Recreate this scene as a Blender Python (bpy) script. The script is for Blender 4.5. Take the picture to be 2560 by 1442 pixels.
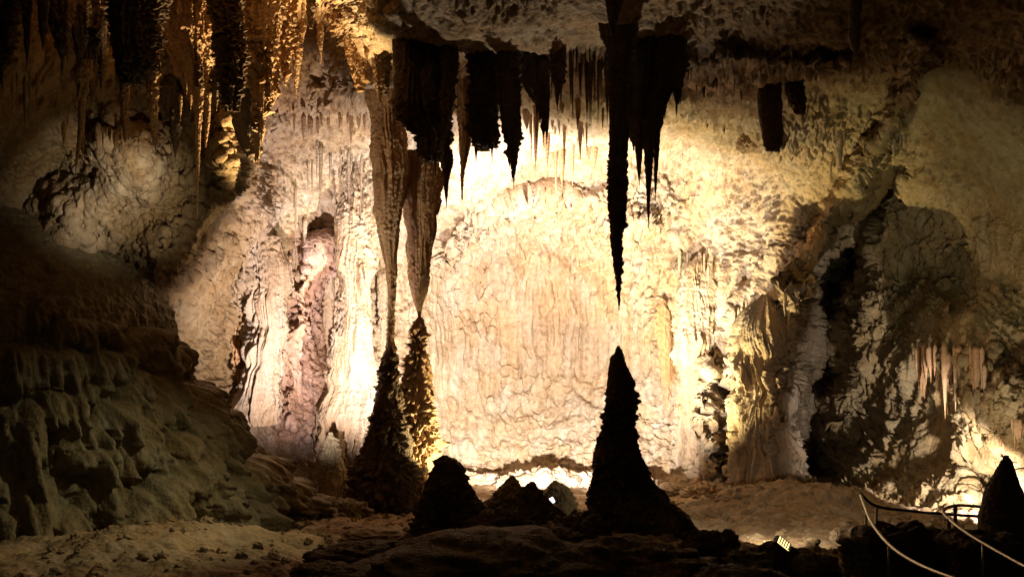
import bpy, math, random
import numpy as np
from mathutils import Vector

random.seed(7)
for o in list(bpy.data.objects):
    bpy.data.objects.remove(o, do_unlink=True)
SC = bpy.context.scene
COL = SC.collection

# ------------------------------------------------------------------ camera, world, exposure
CZ = 7.0                                   # height of the visitor's eye above the lowest floor
K = 36.0 / 35.0 / 2560.0                   # metres per photo pixel at one metre


def P(px, py, Y):
    """a point at distance Y that the photograph shows at pixel px, py"""
    return Vector(((px - 1280.0) * K * Y, Y, CZ - (py - 721.0) * K * Y))


cam_d = bpy.data.cameras.new("camera")
cam_d.lens = 35.0
cam_d.sensor_width = 36.0
cam_d.clip_end = 400.0
cam = bpy.data.objects.new("camera", cam_d)
COL.objects.link(cam)
cam.location = (0, 0, CZ)
cam.rotation_euler = (math.radians(90), 0, 0)
SC.camera = cam

W = bpy.data.worlds.new("World")
SC.world = W
W.use_nodes = True
bg = W.node_tree.nodes["Background"]
bg.inputs[0].default_value = (0.95, 0.95, 0.62, 1)
bg.inputs[1].default_value = 0.009        # a cave: hardly any light but the lamps

SC.view_settings.view_transform = 'Standard'
SC.view_settings.look = 'None'
SC.view_settings.exposure = 0.25
SC.view_settings.gamma = 1.0
SC.render.engine = 'CYCLES'
SC.cycles.max_bounces = 6
SC.cycles.diffuse_bounces = 3
SC.cycles.use_denoising = True
SC.cycles.sample_clamp_indirect = 6.0


def lamp(name, loc, power, color, aim=None, angle=150, blend=0.5, radius=0.12):
    d = bpy.data.lights.new(name, 'SPOT' if aim is not None else 'POINT')
    d.energy = power
    d.color = color
    d.shadow_soft_size = radius
    o = bpy.data.objects.new(name, d)
    COL.objects.link(o)
    o.location = loc
    if aim is not None:
        d.spot_size = math.radians(angle)
        d.spot_blend = blend
        o.rotation_euler = (Vector(aim) - Vector(loc)).to_track_quat('-Z', 'Y').to_euler()
    return o


WARM = (1.0, 0.86, 0.64)
PINK = (1.0, 0.83, 0.78)
YEL = (1.0, 0.82, 0.42)
ORA = (1.0, 0.72, 0.36)
OLV = (0.94, 0.95, 0.58)
# floodlights hidden behind the stalagmites, aimed up at the great wall, with added fills
lamp("flood_or_fill_beam", P(1330, 1265, 29.5), 19000, (1.0, 0.89, 0.80), P(1300, 740, 41), 106, .55)
lamp("flood_or_fill_beam", P(1300, 1262, 34.5), 2600, (1.0, 0.89, 0.77), P(1290, 850, 41.5), 120, .8)  # added near the wall's foot to brighten its base
lamp("flood_or_fill_beam", P(1235, 1235, 29.6), 2600, YEL, P(1050, 1050, 30.5), 64, .6)
lamp("flood_or_fill_beam", P(1600, 1255, 33.6), 17000, YEL, P(1745, 640, 37), 95, 1.0)
lamp("flood_or_fill_beam", P(790, 1180, 28.3), 9000, PINK, P(815, 560, 37), 98, 1.0)
lamp("flood_or_fill_beam", P(1240, 560, 32.5), 3000, PINK, P(1310, 400, 37), 116, .8)  # added fill hanging in mid-air to brighten the far vault
lamp("flood_or_fill_beam", P(1420, 1262, 29.0), 2800, WARM, P(1300, 60, 19.5), 48, .9)
# warm lamp for the hanging group
lamp("flood_or_fill_beam", P(930, 960, 25.8), 19000, ORA, P(660, 60, 23.8), 46, .8)
# pale boulder
lamp("flood_or_fill_beam", P(450, 650, 20.5), 1000, WARM, P(285, 470, 26.2), 42, 1.0)
lamp("flood_or_fill_beam", P(470, 690, 20.8), 80, YEL, P(400, 250, 24.5), 110, 1.0)  # added weak fill for the dark corner, no fixture of its own
lamp("flood_or_fill_beam", P(715, 1190, 26.2), 9500, WARM, P(1005, 500, 29.5), 34, .8)
# alcove behind the dark stalagmite
lamp("flood_or_fill_beam", P(2490, 1290, 24.5), 5200, (1, .86, .76), P(2410, 1190, 29.0), 66, .7)
lamp("flood_or_fill_beam", P(2440, 1270, 22.5), 800, WARM, P(2450, 960, 27.5), 52, .9)
# dim olive lamp for the big flank and its ceiling
lamp("flood_or_fill_beam", P(2400, 800, 22.5), 480, OLV, P(2420, 500, 29), 74, 1.0)
# fill for the flowstone mound, low lamp for the floor
lamp("flood_or_fill_beam", P(1130, 480, 21.0), 1150, (.98, .90, .54), P(520, 1080, 21), 62, .9)  # added up high in place of the bright wall's bounce
lamp("flood_or_fill_beam", P(1930, 1250, 20.5), 420, WARM, P(1850, 1250, 30), 120, .6)

# ------------------------------------------------------------------ noise
F4 = np.float32


def _h(ix, iy, iz, seed):
    h = (ix * np.uint32(374761393) + iy * np.uint32(668265263) + iz * np.uint32(2246822519) + np.uint32(seed * 977 + 13))
    h = (h ^ (h >> np.uint32(13))) * np.uint32(1274126177)
    h = (h ^ (h >> np.uint32(16))) * np.uint32(2654435761)
    return h ^ (h >> np.uint32(15))


def _noise(x, y, z, seed):
    x0 = np.floor(x); y0 = np.floor(y); z0 = np.floor(z)
    fx = x - x0; fy = y - y0; fz = z - z0
    ix = x0.astype(np.int32).view(np.uint32); iy = y0.astype(np.int32).view(np.uint32); iz = z0.astype(np.int32).view(np.uint32)
    u = fx * fx * fx * (fx * (fx * 6 - 15) + 10)
    v = fy * fy * fy * (fy * (fy * 6 - 15) + 10)
    w = fz * fz * fz * (fz * (fz * 6 - 15) + 10)
    one = np.uint32(1)
    res = 0
    for dx in (0, 1):
        for dy in (0, 1):
            for dz in (0, 1):
                h = _h(ix + np.uint32(dx), iy + np.uint32(dy), iz + np.uint32(dz), seed)
                gx = (h & np.uint32(1023)).astype(F4) / 511.5 - 1
                gy = ((h >> np.uint32(10)) & np.uint32(1023)).astype(F4) / 511.5 - 1
                gz = ((h >> np.uint32(20)) & np.uint32(1023)).astype(F4) / 511.5 - 1
                d = gx * (fx - dx) + gy * (fy - dy) + gz * (fz - dz)
                res = res + d * (u if dx else 1 - u) * (v if dy else 1 - v) * (w if dz else 1 - w)
    return res * 1.5


def noise(p, f, seed=0, sx=1, sy=1, sz=1):
    with np.errstate(over='ignore'):
        q = np.asarray(p, F4)
        x, y, z = q[..., 0] * F4(f * sx), q[..., 1] * F4(f * sy), q[..., 2] * F4(f * sz)
        # turned, so that no lattice lines up with the walls
        a = x * F4(.8) - y * F4(.6)
        b = x * F4(.6) + y * F4(.8)
        if sz != 1:
            return _noise(a + F4(3.3), b + F4(7.7), z + F4(1.7), seed)
        c = b * F4(.28) + z * F4(.96)
        b2 = b * F4(.96) - z * F4(.28)
        return _noise(a + F4(3.3), b2 + F4(7.7), c + F4(1.7), seed)


def fbm(p, f, o=3, seed=0):
    r = 0; a = 1.0
    for i in range(o):
        r = r + a * noise(p, f * 2.03 ** i, seed + i)
        a *= .5
    return r


def billow(p, f, seed=0, **k):
    return np.abs(noise(p, f, seed, **k)) * 2 - .55


def soft(p, f, seed=0, **k):
    n = noise(p, f, seed, **k)
    return np.sqrt(n * n + .03) * 2 - .62


def ss(a, b, x):
    t = np.clip((x - a) / (b - a), 0, 1)
    return t * t * (3 - 2 * t)


# ------------------------------------------------------------------ mesh helpers
def mesh_from(name, verts, quads, mat, parent=None, smooth=True, color=None, tris=None):
    verts = np.asarray(verts, F4).reshape(-1, 3)
    quads = np.asarray(quads, np.int32).reshape(-1, 4)
    tris = np.zeros((0, 3), np.int32) if tris is None else np.asarray(tris, np.int32).reshape(-1, 3)
    me = bpy.data.meshes.new(name)
    me.vertices.add(len(verts))
    me.vertices.foreach_set("co", verts.ravel())
    me.loops.add(quads.size + tris.size)
    me.loops.foreach_set("vertex_index", np.concatenate([quads.ravel(), tris.ravel()]))
    n = len(quads) + len(tris)
    me.polygons.add(n)
    ls = np.concatenate([np.arange(len(quads)) * 4, quads.size + np.arange(len(tris)) * 3]).astype(np.int32)
    me.polygons.foreach_set("loop_start", ls)
    me.polygons.foreach_set("use_smooth", np.full(n, smooth))
    me.update(calc_edges=True)
    me.validate()
    if color is not None:
        at = me.color_attributes.new("stain_and_light", 'FLOAT_COLOR', 'POINT')
        c = np.ones((len(verts), 4), F4)
        c[:, :3] = color.reshape(-1, 3)
        at.data.foreach_set("color", c.ravel())
    me.materials.append(mat)
    o = bpy.data.objects.new(name, me)
    COL.objects.link(o)
    if parent is not None:
        o.parent = parent
    return o


def grid_quads(nr, nc, wrap=False):
    i = np.arange(nr - 1)[:, None]
    j = np.arange(nc if wrap else nc - 1)[None, :]
    j2 = (j + 1) % nc
    a = i * nc + j; b = i * nc + j2; c = (i + 1) * nc + j2; d = (i + 1) * nc + j
    return np.stack([a, b, c, d], -1).reshape(-1, 4)


def grid_normals(v):
    du = np.gradient(v, axis=1); dv = np.gradient(v, axis=0)
    n = np.cross(dv, du)
    n /= np.linalg.norm(n, axis=-1, keepdims=True) + 1e-9
    return n


def tag(o, label, cat, group=None):
    o["label"] = label
    o["category"] = cat
    if group:
        o["group"] = group
    if cat == "pillar":
        o["kind"] = "thing"
    return o


def struct(o, label=None):
    o["kind"] = "structure"
    if label:
        o["label"] = label
    return o


def empty(name, loc):
    o = bpy.data.objects.new(name, None)
    COL.objects.link(o)
    o.location = loc
    o.empty_display_size = .3
    return o


# ------------------------------------------------------------------ materials
def rock(name, c_lo, c_mid, c_hi, streak=.5, bump=.5, fine=14.0, rough=.8, tint=False, spec=.25):
    m = bpy.data.materials.new(name)
    m.use_nodes = True
    nt = m.node_tree
    N, L = nt.nodes, nt.links
    bs = N["Principled BSDF"]
    geo = N.new("ShaderNodeNewGeometry")

    def nz(scale, det=6, ro=.6, mapscale=None):
        t = N.new("ShaderNodeTexNoise")
        t.inputs["Scale"].default_value = scale
        t.inputs["Detail"].default_value = det
        t.inputs["Roughness"].default_value = ro
        if mapscale:
            mp = N.new("ShaderNodeMapping")
            mp.inputs["Scale"].default_value = mapscale
            L.new(geo.outputs["Position"], mp.inputs["Vector"])
            L.new(mp.outputs[0], t.inputs["Vector"])
        else:
            L.new(geo.outputs["Position"], t.inputs["Vector"])
        return t
    big = nz(.55, 8, .65)
    st = nz(1.0, 5, .6, (3.2, 3.2, .22))
    mix = N.new("ShaderNodeMix")
    mix.inputs[0].default_value = streak
    L.new(big.outputs[0], mix.inputs[2]); L.new(st.outputs[0], mix.inputs[3])
    fi = nz(fine * .45, 4, .7)
    mix2 = N.new("ShaderNodeMix")
    mix2.inputs[0].default_value = .35
    L.new(mix.outputs[0], mix2.inputs[2]); L.new(fi.outputs[0], mix2.inputs[3])
    cr = N.new("ShaderNodeValToRGB")
    e = cr.color_ramp.elements
    e[0].position = .36; e[0].color = (*c_lo, 1)
    e[1].position = .64; e[1].color = (*c_hi, 1)
    mid = e.new(.5); mid.color = (*c_mid, 1)
    L.new(mix2.outputs[0], cr.inputs[0])
    va = nz(.9, 4, .6, (1, 1, .55))
    vr = N.new("ShaderNodeValToRGB")
    ve = vr.color_ramp.elements
    ve[0].position = .38; ve[0].color = (1.0, .86, .70, 1)
    ve[1].position = .62; ve[1].color = (1.0, 1.0, 1.06, 1)
    L.new(va.outputs[0], vr.inputs[0])
    vm = N.new("ShaderNodeMix"); vm.data_type = 'RGBA'; vm.blend_type = 'MULTIPLY'
    vm.inputs[0].default_value = .8
    L.new(cr.outputs[0], vm.inputs[6]); L.new(vr.outputs[0], vm.inputs[7])
    out = vm.outputs[2]
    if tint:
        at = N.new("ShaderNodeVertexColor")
        at.layer_name = "stain_and_light"
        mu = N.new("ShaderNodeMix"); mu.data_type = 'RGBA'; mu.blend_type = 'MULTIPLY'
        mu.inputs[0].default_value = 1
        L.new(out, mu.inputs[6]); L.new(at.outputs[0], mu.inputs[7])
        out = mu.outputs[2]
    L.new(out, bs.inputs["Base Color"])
    bs.inputs["Roughness"].default_value = rough
    bs.inputs["Specular IOR Level"].default_value = spec
    b1 = nz(fine, 5, .7)
    vo = N.new("ShaderNodeTexVoronoi")
    vo.inputs["Scale"].default_value = fine * .9
    L.new(geo.outputs["Position"], vo.inputs["Vector"])
    ad = N.new("ShaderNodeMath"); ad.operation = 'SUBTRACT'
    L.new(b1.outputs[0], ad.inputs[0]); L.new(vo.outputs[0], ad.inputs[1])
    bp = N.new("ShaderNodeBump")
    bp.inputs["Strength"].default_value = bump
    bp.inputs["Distance"].default_value = .05
    L.new(ad.outputs[0], bp.inputs["Height"])
    L.new(bp.outputs[0], bs.inputs["Normal"])
    return m


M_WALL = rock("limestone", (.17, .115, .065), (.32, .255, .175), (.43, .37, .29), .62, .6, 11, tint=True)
M_FLOW = rock("flowstone", (.11, .088, .05), (.18, .15, .088), (.25, .215, .135), .6, .5, 12, .6)
M_FLOOR = rock("silt_floor", (.16, .11, .065), (.27, .20, .12), (.34, .27, .175), .05, .7, 9)
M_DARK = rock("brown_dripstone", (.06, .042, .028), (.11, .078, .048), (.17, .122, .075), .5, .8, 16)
M_ORANGE = rock("iron_stained_dripstone", (.16, .09, .04), (.30, .19, .10), (.40, .29, .17), .5, .8, 16)
M_COL = rock("tan_dripstone", (.22, .13, .065), (.35, .225, .12), (.44, .32, .19), .75, .4, 14)
M_PALE = rock("cream_dripstone", (.24, .175, .11), (.35, .275, .19), (.44, .375, .285), .65, .5, 14)


def metal(name, col, rough, metallic=1.0):
    m = bpy.data.materials.new(name)
    m.use_nodes = True
    N, L = m.node_tree.nodes, m.node_tree.links
    b = N["Principled BSDF"]
    t = N.new("ShaderNodeTexNoise"); t.inputs["Scale"].default_value = 25
    r = N.new("ShaderNodeValToRGB")
    r.color_ramp.elements[0].color = (*[c * .55 for c in col], 1)
    r.color_ramp.elements[1].color = (*col, 1)
    L.new(t.outputs[0], r.inputs[0]); L.new(r.outputs[0], b.inputs["Base Color"])
    b.inputs["Metallic"].default_value = metallic
    b.inputs["Roughness"].default_value = rough
    return m


M_STEEL = metal("worn_steel", (.50, .46, .37), .38)
M_BLACK = metal("black_enamel", (.03, .03, .03), .5, .2)


def glow(name, col, s):
    m = bpy.data.materials.new(name)
    m.use_nodes = True
    b = m.node_tree.nodes["Principled BSDF"]
    b.inputs["Base Color"].default_value = (*col, 1)
    b.inputs["Emission Color"].default_value = (*col, 1)
    b.inputs["Emission Strength"].default_value = s
    return m


M_LENS = glow("lit_lens", (1, .95, .85), 8)
M_LENS_Y = glow("lit_amber_lens", (1, .75, .28), 2.2)

# ------------------------------------------------------------------ the cave shell
XS = np.array([-900, -200, 0, 200, 400, 560, 680, 800, 950, 1150, 1400, 1650, 1850, 1980, 2080, 2180, 2350, 2560, 2800, 3500])
YS = np.array([-700, -300, 0, 120, 220, 330, 450, 600, 750, 950, 1150, 1300, 1500, 2000])
D = np.array([
    [9] * 20,
    [13] * 20,
    [18, 20, 22, 24, 25, 25, 26, 26, 22, 20, 19, 19, 19, 19, 19, 19, 20, 20, 19, 16],
    [19, 21, 22, 24, 24.5, 25, 29, 29, 25, 23, 22.5, 22.5, 22, 22, 22, 22.5, 24, 23, 21, 17],
    [19, 21, 23, 24.5, 25, 25.5, 31, 31, 30, 29, 29, 29, 27, 28, 28, 28, 27, 25, 22, 18],
    [20, 22, 24, 25.5, 26, 25.5, 33, 33, 34, 34, 34, 34, 32, 31, 31, 31, 29, 26, 23, 18],
    [20, 23, 26, 27.5, 26.5, 27, 34, 35, 36, 37, 38, 37.5, 36, 34, 33.5, 33, 30, 27, 23, 19],
    [20, 25, 27, 27.5, 26.5, 32, 35, 37, 38, 39.5, 40, 39, 37.5, 35.5, 36.5, 37, 33, 28, 23, 19],
    [20, 25, 28, 29, 31, 34, 36, 38, 39, 40.5, 41, 40, 37, 34.2, 39.5, 38.5, 33.5, 28, 23, 19],
    [20, 25, 28, 30, 33, 35, 36, 38, 39, 41, 41.5, 40, 36.5, 33.8, 39.5, 38.5, 32.5, 27, 23, 19],
    [20, 25, 28, 29, 31, 33, 35, 36.5, 38, 40, 40.5, 38.5, 35.5, 34, 37.5, 35, 31, 27, 23, 19],
    [20, 24, 26, 28, 30, 31, 32, 34, 36, 38, 38, 36, 34, 33, 32, 30, 28, 26, 23, 19],
    [20, 24, 26, 28, 29, 30, 31, 33, 35, 37, 37, 35, 33, 32, 31, 29, 27, 25, 23, 19],
    [20, 24, 26, 28, 29, 30, 31, 33, 35, 37, 37, 35, 33, 32, 31, 29, 27, 25, 23, 19]], float)

ax = np.concatenate([np.arange(-900, -60, 12), np.arange(-60, 2620, 2.6), np.arange(2620, 3500, 12)])
ay = np.concatenate([np.arange(-700, -60, 10), np.arange(-60, 1340, 2.6), np.arange(1340, 1900, 14)])
PX, PY = np.meshgrid(ax, ay)


def smooth_interp(x, xs, ys):
    """cubic Hermite with finite-difference slopes limited to keep it from ringing"""
    d = np.diff(ys, axis=-1) / np.diff(xs)
    m = np.zeros_like(ys)
    a, b = d[..., :-1], d[..., 1:]
    m[..., 1:-1] = np.where(a * b > 0, 2 * a * b / (a + b + 1e-12 * np.sign(a + b + 1e-30)), 0)
    i = np.clip(np.searchsorted(xs, x) - 1, 0, len(xs) - 2)
    h = xs[i + 1] - xs[i]
    t = (x - xs[i]) / h
    t2, t3 = t * t, t * t * t
    return ((2 * t3 - 3 * t2 + 1) * ys[..., i] + (t3 - 2 * t2 + t) * h * m[..., i]
            + (-2 * t3 + 3 * t2) * ys[..., i + 1] + (t3 - t2) * h * m[..., i + 1])


T1 = smooth_interp(ax, XS, D)                       # rows YS, columns ax
DEP = smooth_interp(ay, YS, T1.T.copy()).T          # rows ay


def _w(seed):
    g = np.stack([PX / 100, PY / 100, 0 * PX], -1)
    return 26 * noise(g, 1.1, seed) + 15 * noise(g, 2.9, seed + 1) + 8 * noise(g, 7, seed + 2)


PX0, PY0 = PX, PY
PX, PY = PX0 + _w(301), PY0 + _w(311)          # outlines of hollows and ribs wander


def blob(cx, cy, rx, ry, ang=0, pw=2):
    c, s = math.cos(math.radians(ang)), math.sin(math.radians(ang))
    dx, dy = PX - cx, PY - cy
    u = (dx * c + dy * s) / rx
    v = (-dx * s + dy * c) / ry
    return np.exp(-((u * u + v * v) ** (pw / 2)))


def seg(pts, w, pw=2):
    r = None
    for (x0, y0), (x1, y1) in zip(pts[:-1], pts[1:]):
        dx, dy = x1 - x0, y1 - y0
        t = np.clip(((PX - x0) * dx + (PY - y0) * dy) / (dx * dx + dy * dy), 0, 1)
        d = np.hypot(PX - x0 - t * dx, PY - y0 - t * dy)
        r = d if r is None else np.minimum(r, d)
    return np.exp(-(r / w) ** pw)


DEP += 4.0 * seg([(2230, 430), (2150, 560), (2095, 700)], 42) + 7.0 * seg([(2120, 640), (2080, 760), (2050, 900), (2030, 1030), (2035, 1180)], 46, 3)
DEP -= 2.0 * seg([(2310, 110), (2240, 300), (2120, 480), (2025, 640), (1985, 740)], 28)
DEP += 2.4 * seg([(1792, 940), (1800, 1010)], 9) + 2.2 * seg([(1804, 1030), (1822, 1190)], 17)
DEP += 1.7 * blob(1410, 770, 330, 260)
DEP -= 1.0 * seg([(1120, 640), (1250, 520), (1380, 495), (1500, 500), (1640, 560)], 26)
DEP -= 1.7 * (seg([(335, 400), (205, 540)], 92, 3))
DEP -= 1.7 * seg([(610, 330), (580, 440), (505, 560), (420, 650)], 55)
DEP -= 1.6 * seg([(805, 640), (750, 880), (745, 1040)], 52, 3)
DEP += 1.2 * blob(2430, 520, 170, 130)
DEP += 1.5 * blob(2380, 690, 150, 45, 12)
DEP -= 1.5 * blob(2430, 800, 170, 70, 10)
DEP -= 1.3 * blob(2200, 820, 70, 160)
DEP += 3.0 * blob(2500, 1240, 70, 120, 0, 4)
DEP -= 1.5 * seg([(2300, 850), (2450, 900), (2580, 1040)], 60)
DEP -= 1.5 * seg([(1740, 160), (1990, 150), (2130, 175)], 22)
DEP -= 1.2 * blob(880, 240, 80, 40)
DEP -= 1.2 * blob(1880, 1000, 75, 190, 0, 4)
DEP -= .8 * blob(1760, 1020, 40, 190, 0, 4)
DEP -= .8 * blob(660, 800, 55, 190, 0, 4)
DEP -= 1.2 * blob(960, 60, 60, 60)
DEP += 1.0 * blob(1660, 430, 60, 60)

BASE = np.stack([(PX0 - 1280) * K * DEP, DEP, CZ - (PY0 - 721) * K * DEP], -1)
NRM = grid_normals(BASE)
NRM[NRM[..., 1] > .95] = (0, -1, 0)
flip = np.sum(NRM * (BASE - np.array([0, 0, CZ])), -1) > 0
NRM[flip] *= -1

ribm = (blob(885, 640, 60, 260, 0, 4) + blob(690, 800, 75, 230, 0, 4) + .7 * blob(780, 450, 120, 120) + blob(1830, 960, 170, 260, 0, 4)
        + blob(2370, 940, 110, 110, 0, 4) + .8 * blob(2170, 1000, 150, 200, 0, 4) + .5 * blob(1430, 720, 110, 200, 0, 3)
        + .8 * blob(1110, 1090, 50, 60) + .7 * blob(1690, 420, 60, 90) + .6 * blob(1780, 740, 150, 90) + .6 * blob(980, 330, 70, 120)
        + .5 * blob(2440, 580, 120, 60) + .5 * blob(740, 60, 90, 160) + .35 * blob(1150, 700, 80, 160)
        + .5 * blob(2070, 330, 60, 70))
ribm = np.clip(ribm, 0, 1)
smo = np.clip(.7 * blob(1260, 790, 130, 110) + .6 * blob(2320, 1100, 60, 60) + .5 * blob(1830, 600, 60, 60)
              + .5 * blob(2330, 250, 140, 120) + .6 * blob(2420, 500, 160, 120), 0, 1)
ruf = (1 - .55 * smo - .7 * ribm) * (.55 + .7 * ss(-.35, .35, fbm(BASE, .22, 2, 81)))
sidez = ss(2020, 2160, PX0)
ruf = ruf * (1 - .2 * sidez * ss(760, 600, PY0))
ruf = ruf * (1 - .55 * blob(1300, 860, 330, 330, 0, 4))
far = np.clip(DEP / 38, .45, 1)
sheet_zone = ss(-200, 0, PY)
warp = np.stack([fbm(BASE, .5, 2, 91), fbm(BASE, .5, 2, 92), fbm(BASE, .5, 2, 93)], -1) * .35
Q = BASE + warp
d = .8 * fbm(BASE, .16, 2, 1) + .34 * noise(Q, .45, 5) * ruf + .20 * noise(Q, .8, 6, sz=1.7) * ruf
pits = ss(.12, .02, np.abs(noise(Q, 1.6, 15))) * ss(-.1, .3, noise(Q, .6, 16))
lw = 1 + 1.2 * ss(980, 900, PX0) * ss(350, 420, PX0)
holes = lw * (ss(.42, .62, noise(Q, 2.2, 51, sz=.7)) * .16 + ss(.38, .6, noise(Q, 5.4, 52)) * .12)
crust = .15 * noise(Q, 5.2, 13) + .10 * noise(Q, 10.5, 14)
crusty = .45 + .9 * ss(-.25, .3, fbm(BASE, .5, 2, 57)) + .5 * ss(980, 900, PX0) + .5 * ss(1560, 1720, PX0) + .4 * ss(420, 300, PY0)
d += ruf * (.20 * fbm(Q, .9, 2, 11) + .12 * noise(Q, 2.2, 12) + crust * crusty + .10 * fbm(Q * np.array([1, 1, .35]), 2.4, 3, 55) - holes)
d += sidez * .5 * fbm(BASE, .33, 2, 83)
vert = blob(1350, 760, 420, 330, 0, 4) + blob(1800, 850, 200, 380, 0, 4)
d += np.clip(vert, 0, 1) * (.16 * billow(BASE + warp * .4, 1.5, 17, sz=.10) + .13 * billow(BASE + warp * .3, 3.6, 18, sz=.07) + .06 * billow(BASE + warp * .3, 7.5, 19, sz=.06))
QR = BASE + warp * np.array([.3, .3, 0])
ribs = .22 * billow(QR, 1.9, 21, sz=.06) + .15 * billow(QR, 4.4, 22, sz=.04) + .07 * billow(QR, 9.0, 23, sz=.04)
d += ribm * ribs * (1.3 + .9 * ss(1500, 1700, PX))
d *= far
PX, PY = PX0, PY0
SH = BASE + NRM * d[..., None]

# stone colour: cream, rusty by the old iron seep, rosy tongue, olive-grey flank; plus painted light and shade at the boulder
tint = np.ones(PX.shape + (3,))


def stain_and_light(mask, col, k=1.0):
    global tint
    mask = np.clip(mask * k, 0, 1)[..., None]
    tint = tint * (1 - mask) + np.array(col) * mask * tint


stain_and_light(ss(1000, 700, PX) * ss(420, 180, PY), (1.0, .76, .48), .9)
stain_and_light(seg([(810, 620), (750, 900), (745, 1060)], 75, 4), (1.08, .88, .95), .9)
stain_and_light(ss(1950, 2120, PX), (.74, .72, .52), .9)
stain_and_light(ss(640, 560, PX) * ss(150, 400, PY), (.56, .50, .36), .95)  # olive-brown stone, painted darker for the shade around the lit boulder
stain_and_light(seg([(335, 400), (205, 540)], 100, 4), (2.2, 2.35, 2.9), .95)  # whiter calcite, with the lamp's pool of light painted in
stain_and_light(ss(180, 60, PY) * ss(980, 1100, PX), (.80, .72, .58), .8)
stain_and_light(blob(1400, 690, 300, 240), (1.02, .93, .82), .6)
stain_and_light(blob(1300, 800, 130, 80), (1.12, 1.1, 1.1), .8)

nr, nc = PX.shape
gq = grid_quads(nr, nc)
cx = .25 * (PX[:-1, :-1] + PX[1:, :-1] + PX[:-1, 1:] + PX[1:, 1:]).ravel()
cy = .25 * (PY[:-1, :-1] + PY[1:, :-1] + PY[:-1, 1:] + PY[1:, 1:]).ravel()
wob = 14 * np.sin(cx * .021) + 9 * np.sin(cx * .057 + 2)
lip = np.interp(cx, [-900, 0, 400, 640, 700, 950, 1100, 1700, 2000, 2150, 2330, 2600, 3500],
                [100, 100, 60, 60, 90, 90, 200, 215, 160, 165, 100, 40, 0]) + wob * .5
ceil_m = cy < lip
flank_m = ~ceil_m & (cx > np.interp(cy, [0, 110, 300, 480, 650, 860, 1000, 1120, 1900], [2330, 2310, 2250, 2150, 2060, 2020, 1990, 2000, 2040]) + .4 * wob)
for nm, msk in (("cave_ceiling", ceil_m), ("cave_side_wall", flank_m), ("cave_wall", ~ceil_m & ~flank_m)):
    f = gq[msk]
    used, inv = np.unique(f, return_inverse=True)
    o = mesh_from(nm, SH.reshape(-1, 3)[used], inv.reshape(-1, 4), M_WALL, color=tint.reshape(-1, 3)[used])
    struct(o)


def shell(px, py):
    """the point of the finished shell near pixel px, py"""
    i = int(np.clip(np.searchsorted(ay, py), 0, nr - 1)); j = int(np.clip(np.searchsorted(ax, px), 0, nc - 1))
    return SH[i, j]


# ------------------------------------------------------------------ the floor
fx = np.concatenate([np.arange(-30, -13, .4), np.arange(-13, 15, .07), np.arange(15, 30, .4)])
fy = np.concatenate([np.arange(-6, 12, .4), np.arange(12, 30, .06), np.arange(30, 46, .2)])
FX, FY = np.meshgrid(fx, fy)


def floor_base(X, Y):
    z = np.interp(Y, [-10, 0, 5, 10, 17, 26, 34, 46], [-1.7, -1.7, -3.4, -4.5, -5.05, -6.1, -7.2, -8.4])

    def g(px, py, Yc, h, rx, ry):
        c = P(px, py, Yc)
        return h * np.exp(-((X - c.x) / rx) ** 2 - ((Y - Yc) / ry) ** 2)
    z = z + g(430, 1330, 20.5, .55, 2.6, 2.4) - g(655, 1325, 20.8, .5, .8, .35)
    z = z + g(1120, 1400, 20, .5, 1.5, 2) + g(1560, 1400, 20, .6, 2.2, 2.5) + g(1990, 1230, 30, .9, 2.5, 2.6)
    return z


FZ = floor_base(FX, FY)
FP = np.stack([FX, FY, FZ + CZ], -1)
FP[..., 2] += .16 * fbm(FP, .6, 3, 31) + .09 * noise(FP, 1.8, 32) + .06 * noise(FP, 4.2, 33) + .03 * noise(FP, 9, 34)
struct(mesh_from("cave_floor", FP, grid_quads(*FX.shape), M_FLOOR))


# loose stones strewn on the silt: nobody could count them
rs = np.random.RandomState(4)
n1, n2 = 6, 8
uu = np.linspace(0.05, math.pi - .05, n1)[:, None]; vv_ = np.linspace(0, 2 * math.pi, n2, endpoint=False)[None, :]
sph = np.stack([np.sin(uu) * np.cos(vv_), np.sin(uu) * np.sin(vv_), np.cos(uu) + 0 * vv_], -1)
sv, sq = [], []
for k in range(1500):
    if k % 5 < 3:
        x, y = rs.uniform(2.5, 13), rs.uniform(18, 35)
    else:
        x, y = rs.uniform(-9, -1), rs.uniform(16, 28)
    r = .03 + .13 * rs.rand() ** 3
    j = int(np.clip(np.searchsorted(fx, x), 0, len(fx) - 1)); i = int(np.clip(np.searchsorted(fy, y), 0, len(fy) - 1))
    p = sph * r * (1 + .3 * rs.randn(n1, n2, 1) * .6) * np.array([1, rs.uniform(.6, 1), rs.uniform(.5, .8)]) + np.array([x, y, FP[i, j, 2] + r * .25])
    sq.append(grid_quads(n1, n2, True) + len(sv) * n1 * n2); sv.append(p.reshape(-1, 3))
ru = mesh_from("rubble", np.concatenate(sv), np.concatenate(sq), M_FLOOR, smooth=False)
ru["kind"] = "stuff"
ru["label"] = "loose tan stones and grit strewn over the sandy cave floor"
ru["category"] = "rubble"


def floor_z(x, y):
    return float(floor_base(np.array(x), np.array(y))) + CZ


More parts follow.
